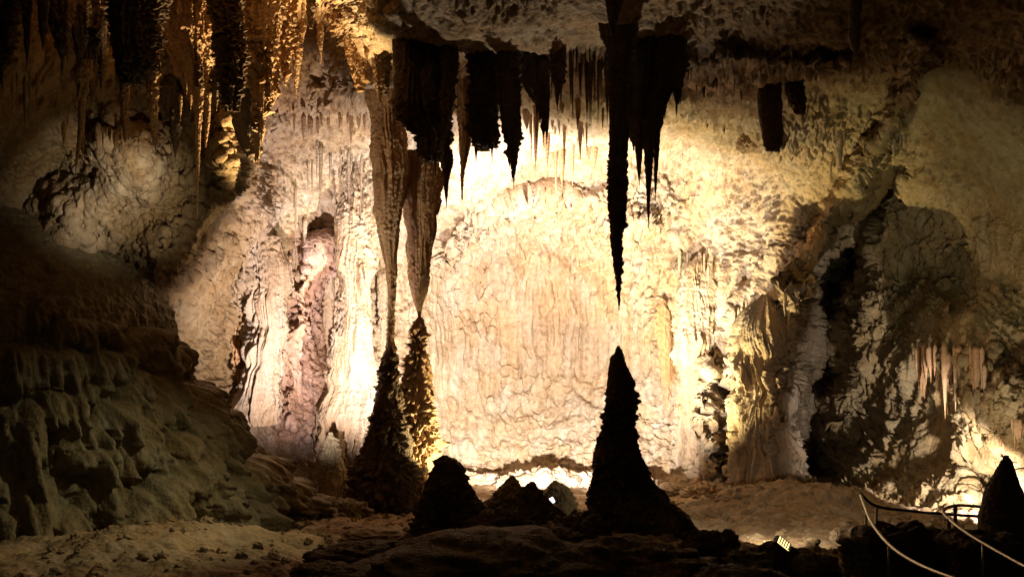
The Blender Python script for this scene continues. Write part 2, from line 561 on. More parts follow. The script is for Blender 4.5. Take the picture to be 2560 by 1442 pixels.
# ------------------------------------------------------------------ dripstone
def drip(name, prof, Y, mat, flute=.10, nfl=9, pop=.05, popf=6.0, seed=0, parent=None, ycurve=None, lump=.06, res=2.6, flat=.9, tipround=True):
    """a body of stone turned from its outline: rows of (py, left px, right px) at distance Y"""
    prof = np.array(prof, float)
    py0, py1 = prof[0, 0], prof[-1, 0]
    n = max(8, int((py1 - py0) / res))
    py = np.linspace(py0, py1, n)
    xl = smooth_interp(py, prof[:, 0], prof[:, 1])
    xr = smooth_interp(py, prof[:, 0], prof[:, 2])
    c = (xl + xr) / 2
    r = np.maximum((xr - xl) / 2 * K * Y, .004)
    ns = int(np.clip(2 * math.pi * np.max(r) / (res * K * Y), 9, 260))
    th = np.linspace(0, 2 * math.pi, ns, endpoint=False)
    TH, R = np.meshgrid(th, r)
    jit = np.stack([py * K * Y, 0 * py + seed, 0 * py], -1)
    if r.max() > .15:
        c = c + (.16 * noise(jit, .8, 70) + .10 * noise(jit, 2.3, 71)) * r / (K * Y)
        r = r * (1 + .16 * noise(jit, 1.3, 72) + .10 * noise(jit, 3.1, 73))
    cxm = ((c - 1280) * K * Y)[:, None]
    z = (CZ - (py - 721) * K * Y)[:, None]
    yy = Y if ycurve is None else Y
    ct, st = np.cos(TH), np.sin(TH)
    base = np.stack([cxm + R * ct, yy + R * st * flat, z + 0 * TH], -1)
    so = seed * 13.7
    # flutes: noise on the circle, stretched down the body
    TW = TH + .5 * noise(np.stack([ct * 1.3 + so, st * 1.3, z * .35 + 0 * TH], -1), 1.0, 49)
    q = np.stack([np.cos(TW) * nfl * .5 + so, np.sin(TW) * nfl * .5 - so, z * .32 + 0 * TH + so], -1)
    fl = np.abs(noise(q, 1.0, 40)) * 2 - .5 + .5 * (np.abs(noise(q, 2.3, 41)) * 2 - .5)
    k = np.minimum(1, R / .12)
    fl = fl * (.25 + 1.5 * ss(-.35, .4, noise(np.stack([ct * 2 + so, st * 2, z * .8 + 0 * TH], -1), 1.0, 50)))
    dr = R * flute * fl + R * lump * 2 * noise(base + so, 1.1, 42)
    dp = pop * (billow(base + so, popf, 43) + .6 * billow(base + so, popf * 2.1, 44) + .4 * noise(base, popf * 4, 45)) * k
    dp = dp * (.35 + 1.3 * ss(-.3, .35, noise(base + so, .9, 47)))
    dr = dr + dp + R * .22 * noise(base * np.array([1, 1, .8]) + so, .55, 48) * ss(0, .25, R)
    rr = np.maximum(R + dr, .003)
    v = np.stack([cxm + rr * ct, yy + rr * st * flat, z + dp * .8 * noise(base, popf, 46)], -1)
    vs = v.reshape(-1, 3)
    q4 = grid_quads(n, ns, True)
    top = v[0].mean(0); bot = v[-1].mean(0)
    vs = np.concatenate([vs, [top], [bot]])
    it, ib = n * ns, n * ns + 1
    j = np.arange(ns); j2 = (j + 1) % ns
    t1 = np.stack([np.full(ns, it), j2, j], -1)
    b0 = (n - 1) * ns
    t2 = np.stack([np.full(ns, ib), b0 + j, b0 + j2], -1)
    org = Vector((float(cxm[0, 0]), float(yy), float(z[0, 0]) if parent is None else 0))
    if parent is not None:
        org = parent.location.copy()
    o = mesh_from(name, vs - np.array(org), q4[:, ::-1], mat, parent, tris=np.concatenate([t1, t2])[:, ::-1])
    if parent is None:
        o.location = org
    return o


def add_tips(o, prof, Y, mat, n, seed):
    """drip tips fused to a thick stalactite's lower rim: parts of it"""
    r_ = random.Random(seed * 31 + 5)
    pr = np.array(prof, float)
    for k in range(n):
        t = r_.uniform(.35, .97) if k % 3 else r_.uniform(.8, 1.0)
        y = pr[0, 0] + t * (pr[-1, 0] - pr[0, 0])
        xl = np.interp(y, pr[:, 0], pr[:, 1]); xr = np.interp(y, pr[:, 0], pr[:, 2])
        ang = r_.uniform(math.pi, 2 * math.pi) if k % 2 else r_.choice((math.pi, 2 * math.pi))
        x = (xl + xr) / 2 + (xr - xl) * .43 * math.cos(ang)
        yo = (xr - xl) * .40 * K * Y * math.sin(ang)
        w = r_.uniform(4, 10); L = r_.uniform(25, 75)
        drip("drip_tip", [(y - L * .9, x - w * .7, x + w * .7), (y - L * .2, x - w, x + w), (y + L * .3, x - w * .55, x + w * .55), (y + L * .75, x - .8, x + .8)],
             Y + yo, mat, .2, 5, .03, 8, seed=seed * 17 + k, parent=o, res=3.6)


TIPS = {0: 12, 1: 4, 2: 4, 3: 9, 4: 6, 5: 9, 6: 4, 8: 12, 12: 4}
TIPS_L = {0: 10, 1: 8, 3: 9, 4: 9, 14: 4, 15: 5}
# --- dark stalactites hanging from the ceiling lip
G_LIP = "dark stalactites along the ceiling lip"
DARKS = [
    ("massive blunt dark stalactite with a ragged end, overlapping the two tan columns", 23.5,
     [(-30, 930, 1100), (40, 925, 1100), (110, 985, 1112), (170, 992, 1112), (250, 990, 1114), (310, 1005, 1118), (350, 1040, 1118), (385, 1048, 1112), (404, 1060, 1100)], .18, 7, .09),
    ("slim dark stalactite hanging against the bright gap left of the massive blunt one", 25,
     [(20, 925, 1000), (110, 935, 992), (170, 942, 975), (215, 950, 972), (238, 960, 966)], .15, 6, .05),
    ("long slender dark stalactite with a dagger tip, beside the massive blunt one", 23,
     [(60, 1098, 1150), (130, 1104, 1142), (220, 1104, 1140), (300, 1104, 1134), (380, 1108, 1128), (440, 1110, 1122), (495, 1115, 1118)], .15, 6, .05),
    ("thick dark stalactite with a blunt ragged end, narrower than the massive one", 23.8,
     [(50, 1160, 1250), (130, 1165, 1246), (220, 1172, 1246), (290, 1176, 1246), (340, 1180, 1246), (366, 1186, 1240), (378, 1196, 1222)], .16, 8, .07),
    ("dark stalactite with a swollen collar above a thin needle tip", 23.4,
     [(40, 1240, 1305), (140, 1246, 1302), (220, 1246, 1298), (290, 1252, 1300), (330, 1254, 1300), (352, 1262, 1298), (375, 1270, 1294), (400, 1274, 1288), (455, 1279, 1281)], .14, 7, .06),
    ("broad dark stalactite slanting down to an off-centre point", 24.2,
     [(50, 1296, 1382), (130, 1302, 1378), (200, 1310, 1374), (245, 1328, 1373), (280, 1348, 1371), (310, 1354, 1369), (330, 1360, 1364)], .2, 8, .05),
    ("short stout dark stalactite, carrot-shaped, just before the fringe of thin ones", 23,
     [(30, 1368, 1425), (100, 1372, 1414), (170, 1376, 1413), (205, 1384, 1410), (240, 1396, 1399)], .14, 6, .04),
    ("very long black spear stalactite pointing at the tall lone stalagmite below", 21,
     [(40, 1500, 1610), (110, 1512, 1588), (170, 1518, 1574), (300, 1521, 1568), (400, 1522, 1567), (480, 1520, 1566), (560, 1524, 1560), (650, 1531, 1557), (720, 1539, 1553), (775, 1546, 1549)], .12, 6, .045),
    ("wide black curtain of fused stalactites beside the spear", 22.5,
     [(60, 1570, 1730), (130, 1566, 1700), (210, 1568, 1684), (270, 1570, 1660), (320, 1572, 1648), (348, 1580, 1640), (372, 1592, 1634)], .3, 12, .05),
    ("black needle under the curtain, the longest of the curtain's tips", 22.2,
     [(300, 1606, 1640), (380, 1610, 1634), (460, 1615, 1629), (530, 1618, 1625), (572, 1621, 1623)], .15, 5, .02),
    ("black needle under the curtain, on the side away from the spear", 22.4,
     [(230, 1630, 1660), (330, 1632, 1652), (400, 1634, 1648), (450, 1635, 1643), (502, 1638, 1640)], .15, 5, .02),
    ("short black needle under the curtain, nearest the spear", 22.3,
     [(300, 1584, 1612), (370, 1588, 1606), (420, 1592, 1603), (465, 1597, 1599)], .15, 5, .02),
    ("ragged black stalactite at the curtain's far end, shorter than the curtain", 23,
     [(90, 1668, 1730), (160, 1676, 1716), (210, 1684, 1706), (262, 1694, 1698)], .2, 6, .05),
    ("small olive stalactite hanging alone from the ceiling above the spear", 18.5,
     [(-30, 1510, 1560), (20, 1515, 1552), (60, 1520, 1545), (92, 1529, 1533)], .12, 5, .02),
]
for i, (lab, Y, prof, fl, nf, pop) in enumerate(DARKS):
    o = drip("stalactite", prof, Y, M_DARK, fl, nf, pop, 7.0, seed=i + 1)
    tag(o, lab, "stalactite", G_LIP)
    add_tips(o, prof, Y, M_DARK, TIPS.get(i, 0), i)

# --- blunt paddles under the ceiling edge
for i, (lab, Y, prof) in enumerate([
    ("dark paddle-shaped stalactite, the longer of a blunt pair under the ceiling edge", 26,
     [(150, 1915, 1945), (185, 1902, 1948), (240, 1893, 1953), (310, 1898, 1954), (350, 1905, 1953), (378, 1916, 1948)]),
    ("dark paddle-shaped stalactite, the shorter of a blunt pair under the ceiling edge", 26.5,
     [(140, 1962, 2006), (175, 1957, 2006), (220, 1960, 2010), (260, 1972, 2014), (286, 1988, 2014)])]):
    tag(drip("stalactite", prof, Y, M_DARK, .08, 7, .03, 7, seed=40 + i), lab, "stalactite", "paddle stalactites under the ceiling edge")

tag(drip("stalactite", [(-20, 2125, 2160), (40, 2122, 2152), (90, 2120, 2152), (118, 2126, 2150), (134, 2136, 2142)], 18.5, M_FLOW, .1, 5, .02, seed=51),
    "dim olive teardrop stalactite on the dark ceiling beyond the paddle pair", "stalactite")

# --- the two tan columns
def column(name, label, up, low, Y, upmat, lowmat, seed):
    b = low[-1]
    e = empty(name, P((b[1] + b[2]) / 2, b[0], Y))
    tag(e, label, "column", "tan columns before the bright wall")
    up = [(a_, b_ - .06 * (c_ - b_), c_ + .06 * (c_ - b_)) for a_, b_, c_ in up]
    low = [(a_, b_ - .10 * (c_ - b_), c_ + .06 * (c_ - b_)) for a_, b_, c_ in low]
    drip("stalactite", up, Y, upmat, .2, 11, .02, 7, seed=seed, parent=e, lump=.03)
    drip("stalagmite", low, Y, lowmat, .14, 8, .17, 4.2, seed=seed + 1, parent=e, lump=.08)
    return e


column("column", "slender tan column whose fluted stalactite thins to a stem above a dark knobbly foot",
       [(230, 915, 1000), (290, 930, 1002), (350, 935, 1012), (450, 938, 1010), (520, 946, 1002), (600, 955, 993), (680, 966, 990), (760, 971, 988), (850, 968, 986), (880, 966, 990)],
       [(865, 966, 988), (900, 958, 996), (940, 950, 1000), (1000, 940, 1004), (1060, 925, 1008), (1120, 912, 1012), (1200, 892, 1030), (1260, 885, 1045), (1320, 890, 1050), (1360, 890, 1050)],
       29.5, M_COL, M_DARK, 61)
column("column", "broad tan column, its hanging half barely touching a stalagmite lit yellow down one side",
       [(380, 1008, 1088), (430, 1010, 1088), (490, 1012, 1090), (550, 1017, 1086), (620, 1022, 1079), (700, 1028, 1070), (750, 1038, 1061), (785, 1045, 1053), (796, 1046, 1052)],
       [(788, 1046, 1052), (805, 1036, 1062), (832, 1025, 1068), (862, 1029, 1064), (900, 1015, 1070), (950, 1008, 1076), (1000, 1003, 1084), (1060, 1004, 1086), (1110, 1005, 1087), (1165, 1002, 1088), (1220, 985, 1078), (1300, 975, 1090), (1370, 970, 1100)],
       30.5, M_COL, M_COL, 71)

# --- stalagmites in front of the light
STALAG = [
    ("tall lone black stalagmite standing under the spear stalactite", 20.5, M_DARK,
     [(864, 1543, 1550), (880, 1536, 1557), (920, 1522, 1566), (960, 1519, 1580), (1010, 1512, 1590), (1060, 1508, 1592), (1100, 1503, 1600), (1130, 1490, 1606), (1170, 1478, 1622), (1220, 1465, 1650), (1260, 1455, 1690), (1300, 1440, 1730), (1370, 1428, 1755), (1470, 1410, 1780)], .1, .05),
    ("squat black stalagmite, dome-topped, before the foot of the broad tan column", 20, M_DARK,
     [(1138, 1100, 1118), (1150, 1086, 1138), (1170, 1078, 1158), (1200, 1062, 1178), (1240, 1045, 1205), (1280, 1022, 1228), (1330, 1002, 1245), (1400, 996, 1275), (1480, 990, 1300)], .1, .05),
    ("small black stalagmite with shoulders, between the squat dome and the tall lone one", 20.5, M_DARK,
     [(1205, 1322, 1336), (1225, 1306, 1348), (1255, 1292, 1370), (1285, 1286, 1408), (1320, 1270, 1430), (1380, 1250, 1440), (1470, 1230, 1460)], .12, .05),
    ("little brown stalagmite cone standing before the brightest foot of the wall", 25, M_FLOW,
     [(1188, 1276, 1286), (1205, 1264, 1296), (1225, 1248, 1312), (1255, 1226, 1325), (1290, 1215, 1340), (1350, 1205, 1350)], .1, .1),
    ("little brown stalagmite hump beside the small white lamp", 25.5, M_FLOW,
     [(1200, 1382, 1392), (1214, 1368, 1412), (1235, 1352, 1430), (1265, 1340, 1440), (1300, 1330, 1450), (1350, 1320, 1460)], .1, .1),
    ("smooth dark spindle stalagmite rising in front of the glowing alcove", 16.5, M_DARK,
     [(1138, 2511, 2523), (1155, 2502, 2532), (1200, 2482, 2544), (1240, 2468, 2558), (1280, 2462, 2570), (1320, 2464, 2580), (1360, 2474, 2585), (1400, 2480, 2590), (1500, 2470, 2610)], .06, .02),
    ("pale yellow stalagmite spike lit at the mound's foot near the slender column", 33.2, M_FLOW,
     [(1080, 824, 830), (1100, 816, 842), (1130, 808, 850), (1165, 802, 858), (1210, 795, 866), (1260, 790, 870)], .15, .08),
]
for i, (lab, Y, m, prof, fl, pop) in enumerate(STALAG):
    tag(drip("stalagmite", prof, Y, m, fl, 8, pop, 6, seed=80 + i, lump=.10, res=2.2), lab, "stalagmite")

# --- attached pillars on the pink side of the wall
tag(drip("pillar", [(380, 850, 935), (480, 838, 945), (600, 842, 940), (700, 846, 926), (800, 840, 920), (880, 828, 932), (960, 820, 944), (1040, 806, 950), (1120, 800, 946), (1190, 800, 935), (1260, 800, 930)],
         35.5, M_PALE, .22, 13, .05, 5, seed=101, lump=.06),
    "thick fluted pillar with a crusted shadowed flank, behind the slender tan column", "pillar")
tag(drip("pillar", [(590, 618, 700), (680, 622, 716), (780, 625, 718), (880, 620, 706), (960, 600, 695), (1010, 575, 690), (1060, 570, 690)],
         34.5, M_PALE, .22, 13, .05, 5, seed=103, lump=.06),
    "ribbed cream pillar above the mound's crest, beside the rosy flowstone tongue", "pillar")

for i, (lab, px_, Yo, prof, fl_, nf_) in enumerate([
    ("narrow ribbed drapery at the rosy tongue's edge, beside the ribbed cream pillar", 742, 0,
     [(420, 742, 752), (480, 732, 764), (600, 730, 766), (720, 734, 760), (800, 738, 756), (880, 744, 752)], .3, 8),
    ("narrow ragged drapery near the mound's crest, beyond the ribbed cream pillar", 600, 0,
     [(590, 598, 606), (630, 584, 622), (720, 580, 626), (820, 578, 620), (920, 584, 612), (980, 592, 602)], .3, 9),
    ("narrow drapery on the wall between the thick fluted pillar and the slender tan column", 955, 0,
     [(420, 945, 957), (480, 938, 968), (600, 938, 970), (760, 942, 966), (880, 946, 962), (960, 950, 956)], .3, 8),
    ("thin ragged drapery on the rosy tongue, touching the thick fluted pillar", 822, 0,
     [(520, 816, 826), (580, 806, 836), (700, 806, 838), (820, 812, 832), (900, 818, 826)], .3, 8),
    ("broad fluted drapery pillar at the wall's edge, between the black slit and the black recess", 1905, .4,
     [(735, 1905, 1925), (760, 1880, 1945), (800, 1850, 1962), (860, 1838, 1973), (920, 1832, 1972), (1000, 1828, 1970), (1080, 1832, 1975), (1150, 1836, 1990), (1215, 1830, 2010)], .26, 15),
    ("low ribbed cream pillar on the wall just before the black slit", 1735, .3,
     [(640, 1738, 1752), (670, 1715, 1768), (740, 1695, 1784), (880, 1688, 1790), (1000, 1690, 1792), (1100, 1692, 1796), (1210, 1690, 1800)], .24, 13),
    ("slim tan pillar with a pointed head on the bright wall beyond the tall lone stalagmite", 1662, .1,
     [(744, 1652, 1660), (775, 1642, 1676), (850, 1642, 1680), (940, 1648, 1684), (1040, 1654, 1690), (1130, 1650, 1692)], .14, 8)]):
    sy = float(shell(px_, 950)[1])
    nm_ = "drapery" if i < 4 else "pillar"
    tag(drip(nm_, prof, (float(shell(px_, (prof[0][0] + prof[-1][0]) / 2)[1]) if i < 4 else sy) + Yo, M_COL if i in (1, 6) else M_PALE, fl_, nf_, .05, 5, seed=106 + i, lump=.07, flat=.7), lab, nm_)

# --- hanging group, dark and rust-edged
G_RUST = "rusty stalactites of the dark corner"
LEFT = [
    ("huge black stalactite with a crusted golden edge, thickest of the dark corner", 21, M_DARK,
     [(-40, 262, 410), (40, 268, 402), (100, 274, 388), (150, 280, 386), (185, 290, 372), (212, 306, 350)], .15, .09),
    ("long black stalactite with a straight flank, beside the glowing rust one", 22, M_DARK,
     [(-40, 515, 612), (60, 528, 608), (150, 538, 608), (220, 548, 606), (262, 562, 600), (280, 572, 594)], .12, .08),
    ("black stalactite stub hidden behind the rust one's tip", 24, M_DARK,
     [(230, 575, 660), (300, 588, 655), (350, 600, 650), (390, 615, 648), (405, 630, 645)], .12, .08),
    ("glowing rust-orange stalactite crusted with knobs, running to a thin tip", 23.5, M_ORANGE,
     [(-30, 612, 705), (60, 612, 702), (120, 614, 694), (180, 620, 692), (230, 624, 690), (265, 628, 676), (300, 632, 660), (340, 636, 654), (380, 640, 650), (405, 643, 648)], .2, .1),
    ("wide brown stalactite with reddish ribs between the two black ones", 24.5, M_ORANGE,
     [(-40, 405, 540), (40, 410, 535), (100, 420, 530), (150, 440, 528), (200, 455, 520), (250, 470, 512), (280, 482, 500)], .3, .05),
    ("thin orange needle stalactite hanging far below the wide brown one", 23.5, M_ORANGE,
     [(220, 484, 512), (300, 486, 508), (340, 489, 503), (420, 490, 499), (500, 491, 496), (548, 492, 494)], .15, .02),
    ("stubby orange stalactite close beside the thin orange needle", 23.6, M_ORANGE,
     [(230, 508, 528), (290, 510, 526), (330, 511, 522), (368, 512, 516)], .15, .03),
    ("twin-tipped orange stalactite with a wide crusted head, its longer tip", 22.5, M_ORANGE,
     [(150, 200, 232), (185, 182, 228), (215, 192, 218), (260, 196, 211), (320, 195, 207), (380, 190, 199), (438, 188, 190)], .15, .05),
    ("twin-tipped orange stalactite, the shorter tip beside the longer", 22.7, M_ORANGE,
     [(200, 200, 218), (260, 202, 214), (330, 203, 212), (402, 205, 207)], .15, .03),
    ("pale rust stalactite under the huge black one, at its dark side", 23, M_ORANGE,
     [(190, 296, 326), (240, 300, 324), (300, 305, 322), (345, 310, 318), (356, 312, 315)], .2, .05),
    ("pale rust stalactite under the huge black one, at its golden edge", 23, M_ORANGE,
     [(180, 366, 400), (240, 370, 396), (300, 374, 394), (350, 380, 392), (372, 386, 390)], .2, .06),
    ("thin golden stalactite hanging alone, beaded along its length", 21.5, M_ORANGE,
     [(-30, 158, 190), (40, 162, 184), (90, 163, 178), (140, 165, 172), (158, 167, 169)], .2, .05),
    ("short beaded stalactite with a glint of gold, one of a close pair", 21, M_DARK,
     [(-30, 92, 124), (30, 98, 120), (80, 102, 117), (128, 106, 109)], .2, .05),
    ("short brown beaded stalactite at the dark edge, one of a close pair", 21, M_DARK,
     [(-30, 40, 80), (50, 58, 78), (110, 62, 75), (172, 66, 69)], .2, .05),
    ("black stalactite mass in the topmost corner, blunt and wide", 19.5, M_DARK,
     [(-40, -60, 40), (60, -50, 36), (150, -40, 20), (210, -30, 0)], .2, .08),
    ("olive-brown stalactite between the golden one and the huge black one", 23.5, M_DARK,
     [(-30, 195, 270), (60, 200, 265), (130, 210, 258), (190, 215, 245), (240, 222, 236)], .3, .05),
]
for i, (lab, Y, m, prof, fl, pop) in enumerate(LEFT):
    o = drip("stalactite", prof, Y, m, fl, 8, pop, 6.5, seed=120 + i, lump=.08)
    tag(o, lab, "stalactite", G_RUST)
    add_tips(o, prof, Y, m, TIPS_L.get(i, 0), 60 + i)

UP = [
    ("orange drapery stalactite on the golden ceiling, beside the slim dark one", 26, M_ORANGE,
     [(-30, 860, 930), (60, 866, 925), (130, 872, 920), (190, 880, 915), (230, 892, 908)], .3, .05),
    ("black peg stalactite silhouetted on the golden ceiling", 24, M_DARK, [(-20, 762, 792), (20, 766, 788), (50, 768, 784), (72, 772, 782)], .12, .03),
    ("crusted orange stalactite hanging beside the golden ceiling hollow", 25, M_ORANGE,
     [(-30, 690, 740), (60, 696, 734), (130, 700, 726), (180, 704, 722), (215, 712, 716)], .2, .08),
    ("brown drapery with a fine tip between the dagger and the thick blunt stalactite", 28, M_COL,
     [(140, 1138, 1190), (220, 1142, 1184), (300, 1148, 1180), (360, 1150, 1176), (410, 1151, 1166), (450, 1152, 1160), (500, 1154, 1157)], .35, .03),
    ("pale fluted drapery beside the longer paddle stalactite", None, M_PALE,
     [(235, 1874, 1884), (270, 1862, 1900), (310, 1850, 1908), (345, 1846, 1912), (372, 1850, 1905), (384, 1860, 1890)], .3, .04),
    ("pale blade of rock jutting from the wall above the black gully", None, M_COL,
     [(560, 2034, 2070), (610, 2020, 2056), (640, 2010, 2046), (690, 1994, 2030), (730, 1984, 2012), (764, 1982, 1990)], .3, .06),
    ("ribbed brown drapery with two drip tips below the ceiling edge", None, M_PALE,
     [(215, 2086, 2098), (250, 2070, 2112), (300, 2072, 2110), (340, 2078, 2110), (370, 2088, 2108), (420, 2098, 2104)], .3, .03),
]
for i, (lab, Y, m, prof, fl, pop) in enumerate(UP):
    if Y is None:
        mid_ = prof[len(prof) // 2]
        Y = float(shell((mid_[1] + mid_[2]) / 2, mid_[0])[1]) - .2
    tag(drip("stalactite" if "blade" not in lab else "rock_blade", prof, Y, m, fl, 8, pop, 6, seed=150 + i, lump=.05), lab,
        "stalactite" if "blade" not in lab else "rock blade")


# --- little stalactites hung on the shell, in clusters
def cluster(label, group, pts, mat, w=(5, 11), l=(30, 90), dy=.15, Yf=None, pop=.012):
    for (px, py) in pts:
        s = shell(px, py)
        Y = float(s[1]) - dy if Yf is None else Yf + random.uniform(-.6, .6)
        hw = random.uniform(*w) / 2 * random.choice((.6, .8, 1, 1, 1.3))
        ln = l[0] * .6 + (l[1] - l[0] * .6) * random.random() ** 1.8
        px += random.uniform(-5, 5)
        k = random.uniform(-2, 2)
        prof = [(py - 16, px - hw * .3, px + hw * .3), (py - 6, px - hw * 1.1, px + hw * 1.1), (py + ln * .25, px - hw, px + hw),
                (py + ln * .65, px - hw * .55 + k * .5, px + hw * .55 + k * .5), (py + ln, px - .6 + k, px + .6 + k)]
        o = drip("small_stalactite", prof, Y, mat, .2, 5, pop, 9, seed=random.randint(1, 900), res=4.5 if pop < .03 else 3)
        tag(o, label, "stalactite", group)


def line_pts(pts, n, jx=6, jy=8):
    out = []
    pts = np.array(pts, float)
    t = np.linspace(0, len(pts) - 1, n)
    for q in t:
        out.append((np.interp(q, range(len(pts)), pts[:, 0]) + random.uniform(-jx, jx),
                    np.interp(q, range(len(pts)), pts[:, 1]) + random.uniform(-jy, jy)))
    return out


cluster("thin dark stalactite in the close fringe between the carrot-shaped one and the spear", "fringe beside the spear",
        line_pts([(1418, 120), (1518, 130)], 24, 4, 15), M_DARK, (6, 14), (70, 215), Yf=24.3)
cluster("small brown stalactite hanging from the far vault behind the dark row", "stalactites of the far vault",
        line_pts([(1290, 310), (1400, 300), (1510, 250)], 20, 18, 40) + line_pts([(1330, 370), (1500, 340)], 10, 20, 30) + [(1330, 290), (1325, 300), (1385, 300), (1390, 310)], M_COL, (6, 16), (30, 130))
cluster("small dark stalactite under the ceiling edge between the curtain and the paddle pair", "drips before the paddle pair",
        line_pts([(1700, 190), (1850, 180)], 12, 8, 10) + [(1765, 290), (1772, 300), (1812, 310)], M_DARK, (5, 12), (25, 70))
cluster("thin dark stalactite trailing from the curtain's far end towards the paddle pair", "trail beyond the curtain",
        line_pts([(1672, 120), (1760, 150)], 11, 5, 15), M_DARK, (6, 13), (50, 150), Yf=23.5)
cluster("thin dark stalactite filling a gap between the thick ones of the dark row", "thin ones in the dark row",
        line_pts([(1130, 120), (1260, 110), (1400, 100)], 16, 8, 20), M_DARK, (6, 13), (60, 190), Yf=25)
cluster("pale drip stalactite on the wall shoulder below the paddle pair", "drips below the paddle pair",
        [(2050, 300), (2062, 310), (2076, 400), (2108, 330), (2040, 330), (2232, 345), (2246, 350), (2258, 345), (2268, 355), (2180, 320), (2195, 330), (2238, 360)], M_PALE, (4, 8), (35, 75))
cluster("long brown organ-pipe stalactite on the shelf above the glowing alcove", "organ pipes above the alcove",
        line_pts([(2300, 880), (2345, 895), (2400, 900), (2455, 905)], 26, 5, 26), M_COL, (9, 19), (100, 190), .7)
cluster("thin olive stalactite on the dim shelf of the side wall", "drips on the dim shelf",
        line_pts([(2455, 560), (2520, 570)], 9, 4, 6), M_FLOW, (6, 10), (50, 85))
cluster("fine cream straw hanging over the ribbed pillar", "straws over the ribbed pillar",
        line_pts([(612, 600), (700, 590)], 6, 5, 8) + [(740, 480), (765, 430), (780, 420), (758, 560)], M_PALE, (6, 12), (80, 190), .5)
cluster("fine rosy straw on the wall above the rosy tongue", "straws above the rosy tongue",
        line_pts([(790, 380), (900, 400)], 7, 6, 14) + line_pts([(830, 560), (850, 570)], 3, 4, 10), M_PALE, (5, 10), (60, 170), .4)
cluster("thin stalactite under the crusted orange knob", "drips under the orange knob",
        line_pts([(740, 300), (910, 300)], 13, 6, 8), M_COL, (6, 11), (30, 75), .5)
cluster("hair-thin straw in the dark corner under the beaded pair", "straws of the dark corner",
        [(12, 180), (30, 200), (60, 205), (95, 210), (158, 170), (76, 190), (45, 195)], M_FLOW, (4, 7), (60, 150), Yf=22)
cluster("short rusty stalactite under the dark corner's ceiling", "rusty drips of the dark corner",
        line_pts([(240, 330), (330, 335)], 7, 6, 12) + line_pts([(430, 20), (520, 60)], 7, 8, 30) + [(160, 320), (170, 300), (455, 250)], M_ORANGE, (6, 11), (25, 70), Yf=24)
cluster("crusted golden stalactite crowded between the glowing rust one and the slim dark one", "crusted golden row",
        line_pts([(650, 40), (760, 70), (900, 60), (1000, 150)], 15, 14, 45), M_ORANGE, (12, 30), (70, 190), Yf=25.3, pop=.06)
cluster("stout black stalactite crowded between the beaded pair and the huge black one", "stout black ones in the dark corner",
        line_pts([(130, 30), (255, 60)], 9, 8, 50), M_DARK, (16, 34), (120, 240), Yf=22.3, pop=.06)
cluster("stout black stalactite crowded round the wide brown one", "stout black ones round the wide brown one",
        line_pts([(400, 190), (560, 200)], 8, 8, 50), M_DARK, (18, 36), (110, 220), Yf=24.2, pop=.06)
cluster("pale stalactite on the lit ceiling hollow", "drips of the golden hollow",
        line_pts([(740, 10), (860, 20)], 8, 8, 12), M_ORANGE, (5, 10), (25, 60), .4)
cluster("small pale stalactite of the frayed edge over the alcove", "frayed edge over the alcove",
        line_pts([(2440, 1060), (2570, 1075)], 14, 8, 12), M_COL, (7, 15), (25, 70), 1.0)
cluster("thin pipe stalactite on the ribbed wall beside the black slit", "pipes beside the black slit",
        line_pts([(1840, 780), (1900, 790), (1970, 760)], 12, 6, 25) + line_pts([(1700, 640), (1790, 660)], 7, 8, 20), M_PALE, (6, 11), (60, 150), .3)

# --- flowstone mound
CXM, CYM = P(-120, 900, 27.0).x, 27.0
pyM = np.arange(470, 1420, 2.8)
edge = smooth_interp(pyM, np.array([470., 520, 560, 600, 660, 740, 830, 900, 960, 1010, 1060, 1110, 1160, 1210, 1260, 1330, 1420]),
                     np.array([-100., 60, 160, 232, 318, 410, 490, 525, 555, 605, 655, 690, 745, 800, 850, 890, 900]))
thM = np.linspace(math.radians(-200), math.radians(20), 620)
THM, EM = np.meshgrid(thM, edge)
ZM = (CZ - (pyM - 721) * K * 27.0)[:, None] + 0 * THM
RM = (EM + 120) * K * 27.0
RM = np.maximum(RM, .05)
ct, st = np.cos(THM), np.sin(THM)
fy_sq = np.where(st < 0, .62, .4)
# lobes: rounded top, hanging folds, undercut below
rng = random.Random(5)
arc = THM * 7.5
lob = np.zeros_like(RM)
cells = []
ribq = np.stack([ct * 9, st * 9, ZM * .12], -1)
rb = np.abs(noise(ribq, 1.6, 60)) * 2 - .4
rb2 = np.abs(noise(ribq, 4.0, 61)) * 2 - .4
rb3 = np.abs(noise(ribq, 9.0, 68)) * 2 - .4
wz = .25 * noise(np.stack([ct * 9, st * 9, ZM], -1), .8, 62)
